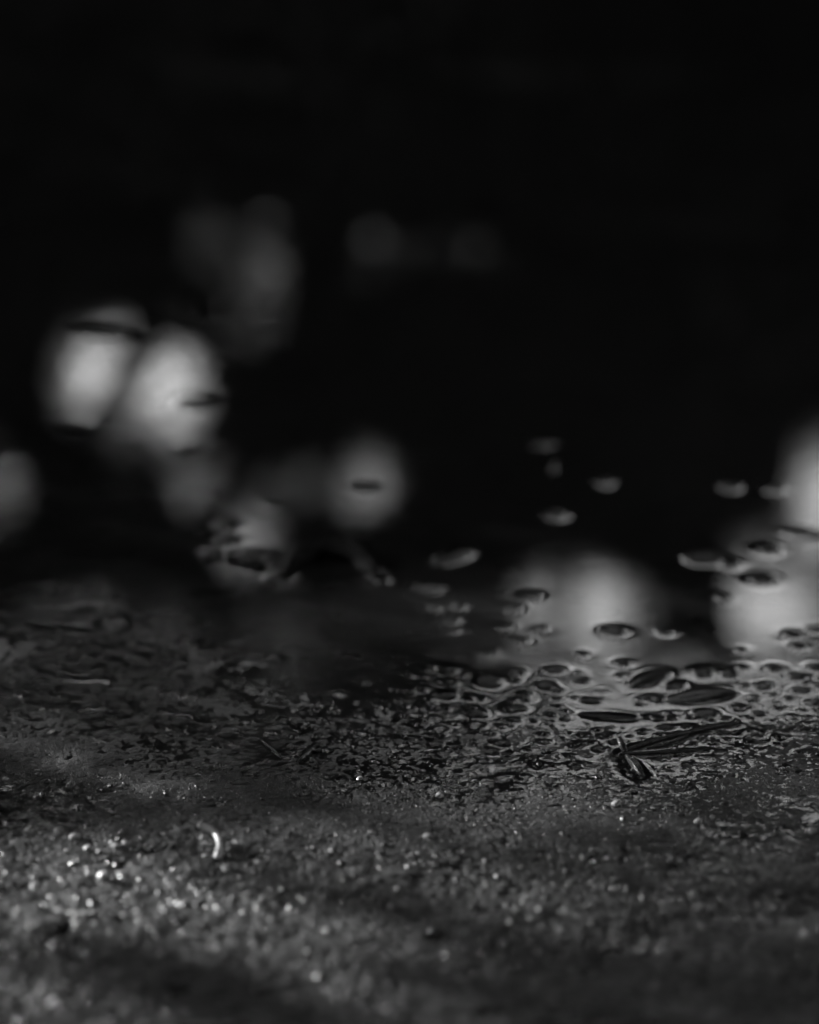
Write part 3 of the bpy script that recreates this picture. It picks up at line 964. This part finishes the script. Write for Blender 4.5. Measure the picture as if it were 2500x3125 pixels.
spots = [(-4.6, 15.2, 7.2, 'dark bushy tree at the far left of the mirrored wood'), (-3.1, 14.2, 6.6, 'dark tree whose mirrored crown holds the twin bright gap'),
         (-1.7, 15.6, 7.0, 'dark tree left of middle with dim light through its mirrored crown'), (-0.5, 14.4, 6.9, 'dark tree in the middle left of the mirrored wood'),
         (0.7, 15.4, 7.4, 'tallest dark tree in the middle of the mirrored wood'), (1.8, 14.3, 6.4, 'dark tree whose mirrored crown tops the central bright gap'),
         (3.0, 15.3, 6.8, 'dark tree at the right with a mirrored bright gap beside it'), (4.4, 14.6, 7.1, 'dark bushy tree at the far right of the mirrored wood')]
for k, (x, y, h, lab) in enumerate(spots):
    tree(x, y, h, 1.7, 88000, 40 + k, lab)

# tall trees on the near side and to the left and right: their branches close off most of the sky overhead
def tall_tree(x, y, h, spread, nleaf, seed, label):
    r_ = np.random.default_rng(seed)
    root = empty('tall_tree', (x, y, 0.0))
    tag(root, label, 'tree', 'tall trees around the puddle')
    tk = tube('trunk', [(0, 0, -.2), (.1, .05, h * .3), (-.1, .1, h * .65), (0, 0, h * .97)], [.32, .25, .16, .04], 12, M['bark'], root, 5)
    nc = 70
    cz = r_.uniform(.32, 1, nc); ct = r_.uniform(0, 6.28, nc); cr = np.sqrt(r_.uniform(.02, 1, nc)) * spread * np.sqrt(np.clip(1.05 - ((cz - .55) / .5) ** 2, .08, 1))
    C = np.stack([np.cos(ct) * cr, np.sin(ct) * cr, cz * h], 1)
    for k in range(12):
        c = C[k]
        z0 = max(h * .2, c[2] - np.hypot(c[0], c[1]) * .5)
        tube('limb', [(0, 0, z0), (c[0] * .5, c[1] * .5, z0 + (c[2] - z0) * .4), tuple(c)], [.09, .06, .02], 6, M['bark'], tk, 4)
    p = C[r_.integers(nc, size=nleaf)] + r_.normal(size=(nleaf, 3)) * np.array([.6, .6, .45])
    wp = p + np.array([x, y, 0])
    az = np.degrees(np.arctan2(wp[:, 0], wp[:, 1])); el = np.degrees(np.arctan2(wp[:, 2], np.hypot(wp[:, 0], wp[:, 1])))
    front = (np.abs(az) < 15) & (el < 24.3)
    sd = np.hypot((az - math.degrees(SUN_AZ)) * .9, el - math.degrees(SUN_EL))
    ok = ~front & (r_.random(nleaf) > .85 * (sd < 7))
    p = p[ok]; n_ = len(p)
    s_ = r_.uniform(.14, .26, n_)
    nrm = r_.normal(size=(n_, 3)); nrm[:, 2] += .8; nrm /= np.linalg.norm(nrm, axis=1)[:, None]
    t1 = np.cross(nrm, r_.normal(size=(n_, 3))); t1 /= np.linalg.norm(t1, axis=1)[:, None]
    t2 = np.cross(nrm, t1)
    v = np.stack([p + t1 * s_[:, None], p + t2 * s_[:, None] * .55, p - t1 * s_[:, None], p - t2 * s_[:, None] * .55], 1).reshape(-1, 3)
    link('crown', mesh_np('crown', v, np.arange(n_ * 4).reshape(-1, 4), False), M['foliage'], root)


for k, (x, y, h, lab) in enumerate([
        (-5.5, 1.5, 12, 'tall tree beside the puddle on the left'), (5.2, 2.0, 12.5, 'tall tree beside the puddle on the right'),
        (-3.6, -3.2, 12, 'tall tree behind the viewer on the left'), (3.4, -3.6, 11.5, 'tall tree behind the viewer on the right'),
        (0.3, -6.5, 13, 'tall tree straight behind the viewer'), (7.6, 7.5, 12, 'tall tree beyond the puddle on the right'),
        (-8.5, -1.0, 12.5, 'tall tree farther off to the left'), (8.6, -1.5, 12, 'tall tree farther off to the right')]):
    tall_tree(x, y, h, 4.6, 9000, 70 + k, lab)
for k, (x, y, h, sp_, lab) in enumerate([(-4.6, 8.6, 13, 5.5, 'tall tree beyond the puddle on the left'), (4.7, 9.0, 14, 5.5, 'tall tree beyond the puddle right of the view')]):
    tall_tree(x, y, h, sp_, 14000, 90 + k, lab)
for k in range(11):
    a_ = 38 + k * 28.4
    tree(14 * math.sin(R(a_)), 14 * math.cos(R(a_)), 7.5, 3.6, 5000, 120 + k, 'bushy tree in the dark wood around the puddle', 3.6, 'bushy trees all around the puddle')

# unseen young tree added to dapple the low sun, thinned over lit patches
LIT = [(100, 2850, 460, 215, .95), (850, 2960, 480, 90, .9), (1330, 2400, 420, 130, 1), (1260, 2690, 300, 90, 1), (650, 2900, 520, 90, 1), (1300, 2900, 300, 70, .8), (1650, 2620, 260, 60, .7), (1750, 2500, 300, 120, .7),
       (300, 2560, 220, 50, .9), (640, 2580, 110, 70, .4), (2300, 2500, 260, 80, .6), (2050, 2660, 420, 90, .6), (950, 2640, 330, 70, .75), (1900, 2850, 350, 60, .5), (1600, 2960, 300, 80, .5), (700, 2300, 260, 60, .6),
       (1930, 2300, 120, 70, .9), (2060, 2630, 60, 25, 1), (1460, 2670, 60, 25, 1), (1450, 2775, 60, 25, 1), (1880, 2700, 60, 25, .9), (2400, 2740, 70, 30, .7)]
sd_ = np.array([math.sin(SUN_AZ) * math.cos(SUN_EL), math.cos(SUN_AZ) * math.cos(SUN_EL), math.sin(SUN_EL)])
bx, by = 0 + sd_[0] * 2.4, 1.0 + sd_[1] * 2.4
root = empty('dapple_sapling', (bx, by, 0.0))
tag(root, 'unseen young tree added left of the puddle to dapple the sun', 'dapple_sapling')
tube('stem', [(0, 0, -.05), (.02, .01, .3), (-.01, .02, .65), (.01, 0, 1.05)], [.012, .01, .008, .003], 8, M['bark'], root, 4)
r_ = np.random.default_rng(5)
n_ = 10500
p = np.stack([r_.normal(size=n_) * .34, r_.normal(size=n_) * .42, r_.uniform(.12, 1.1, n_)], 1)
wp = p + np.array([bx, by, 0])
t_ = wp[:, 2] / sd_[2]
hit = wp - sd_[None] * t_[:, None]
hx, hy = pixel_of(hit[:, 0], np.maximum(hit[:, 1], .5))
lit = np.zeros(n_)
for a_, b_, ra, rb, f in LIT:
    lit = np.maximum(lit, f * (((hx - a_) / ra) ** 2 + ((hy - b_) / rb) ** 2 < 1))
cover = np.where(lit > 0, 1 - lit * .97, .40 + .32 * sstep(2980, 3240, hy) + .12 * sstep(1900, 2400, hx) * sstep(2700, 2900, hy))
p = p[r_.random(n_) < cover]; n_ = len(p)
s_ = r_.uniform(.018, .03, n_)
nrm = r_.normal(size=(n_, 3)); nrm /= np.linalg.norm(nrm, axis=1)[:, None]
t1 = np.cross(nrm, r_.normal(size=(n_, 3))); t1 /= np.linalg.norm(t1, axis=1)[:, None]
t2 = np.cross(nrm, t1)
v = np.stack([p + t1 * s_[:, None], p + t2 * s_[:, None] * .55, p - t1 * s_[:, None], p - t2 * s_[:, None] * .55], 1).reshape(-1, 3)
link('leaves', mesh_np('leaves', v, np.arange(n_ * 4).reshape(-1, 4), False), M['foliage'], root)
for k in range(9):
    z0 = .2 + .08 * k; t = 2.4 * k
    tube('twig', [(0, 0, z0), (math.cos(t) * .25, math.sin(t) * .25, z0 + .12), (math.cos(t) * .5, math.sin(t) * .5, z0 + .2)], [.005, .004, .0015], 6, M['bark'], root, 3)

# two unseen dense shrubs added on the sun side to keep the open water shaded
for by, lab_ in ((1.75, 'unseen dense shrub added to shade the nearer open water'), (3.0, 'unseen dense shrub added to shade the farther open water')):
    bx, by = sd_[0] * 2.9 - .1, by + sd_[1] * 2.9
    root = empty('shade_bush', (bx, by, 0.0))
    tag(root, lab_, 'shade_bush')
    for k in range(6):
        t = k * 1.05
        tube('stem', [(0, 0, -.05), (math.cos(t) * .12, math.sin(t) * .18, .4), (math.cos(t) * .3, math.sin(t) * .5, 1.0)], [.014, .01, .004], 7, M['bark'], root, 4)
    n_ = 12000
    p = np.stack([r_.normal(size=n_) * .32, r_.normal(size=n_) * .55, r_.uniform(.05, 1.25, n_)], 1)
    wp = p + np.array([bx, by, 0])
    hit = wp - sd_[None] * (wp[:, 2] / sd_[2])[:, None]
    p = p[sstep(1.10, 1.35, hit[:, 1]) > r_.random(n_)]; n_ = len(p)
    s_ = r_.uniform(.022, .04, n_)
    nrm = r_.normal(size=(n_, 3)); nrm /= np.linalg.norm(nrm, axis=1)[:, None]
    t1 = np.cross(nrm, r_.normal(size=(n_, 3))); t1 /= np.linalg.norm(t1, axis=1)[:, None]
    t2 = np.cross(nrm, t1)
    v = np.stack([p + t1 * s_[:, None], p + t2 * s_[:, None] * .55, p - t1 * s_[:, None], p - t2 * s_[:, None] * .55], 1).reshape(-1, 3)
    link('leaves', mesh_np('leaves', v, np.arange(n_ * 4).reshape(-1, 4), False), M['foliage'], root)
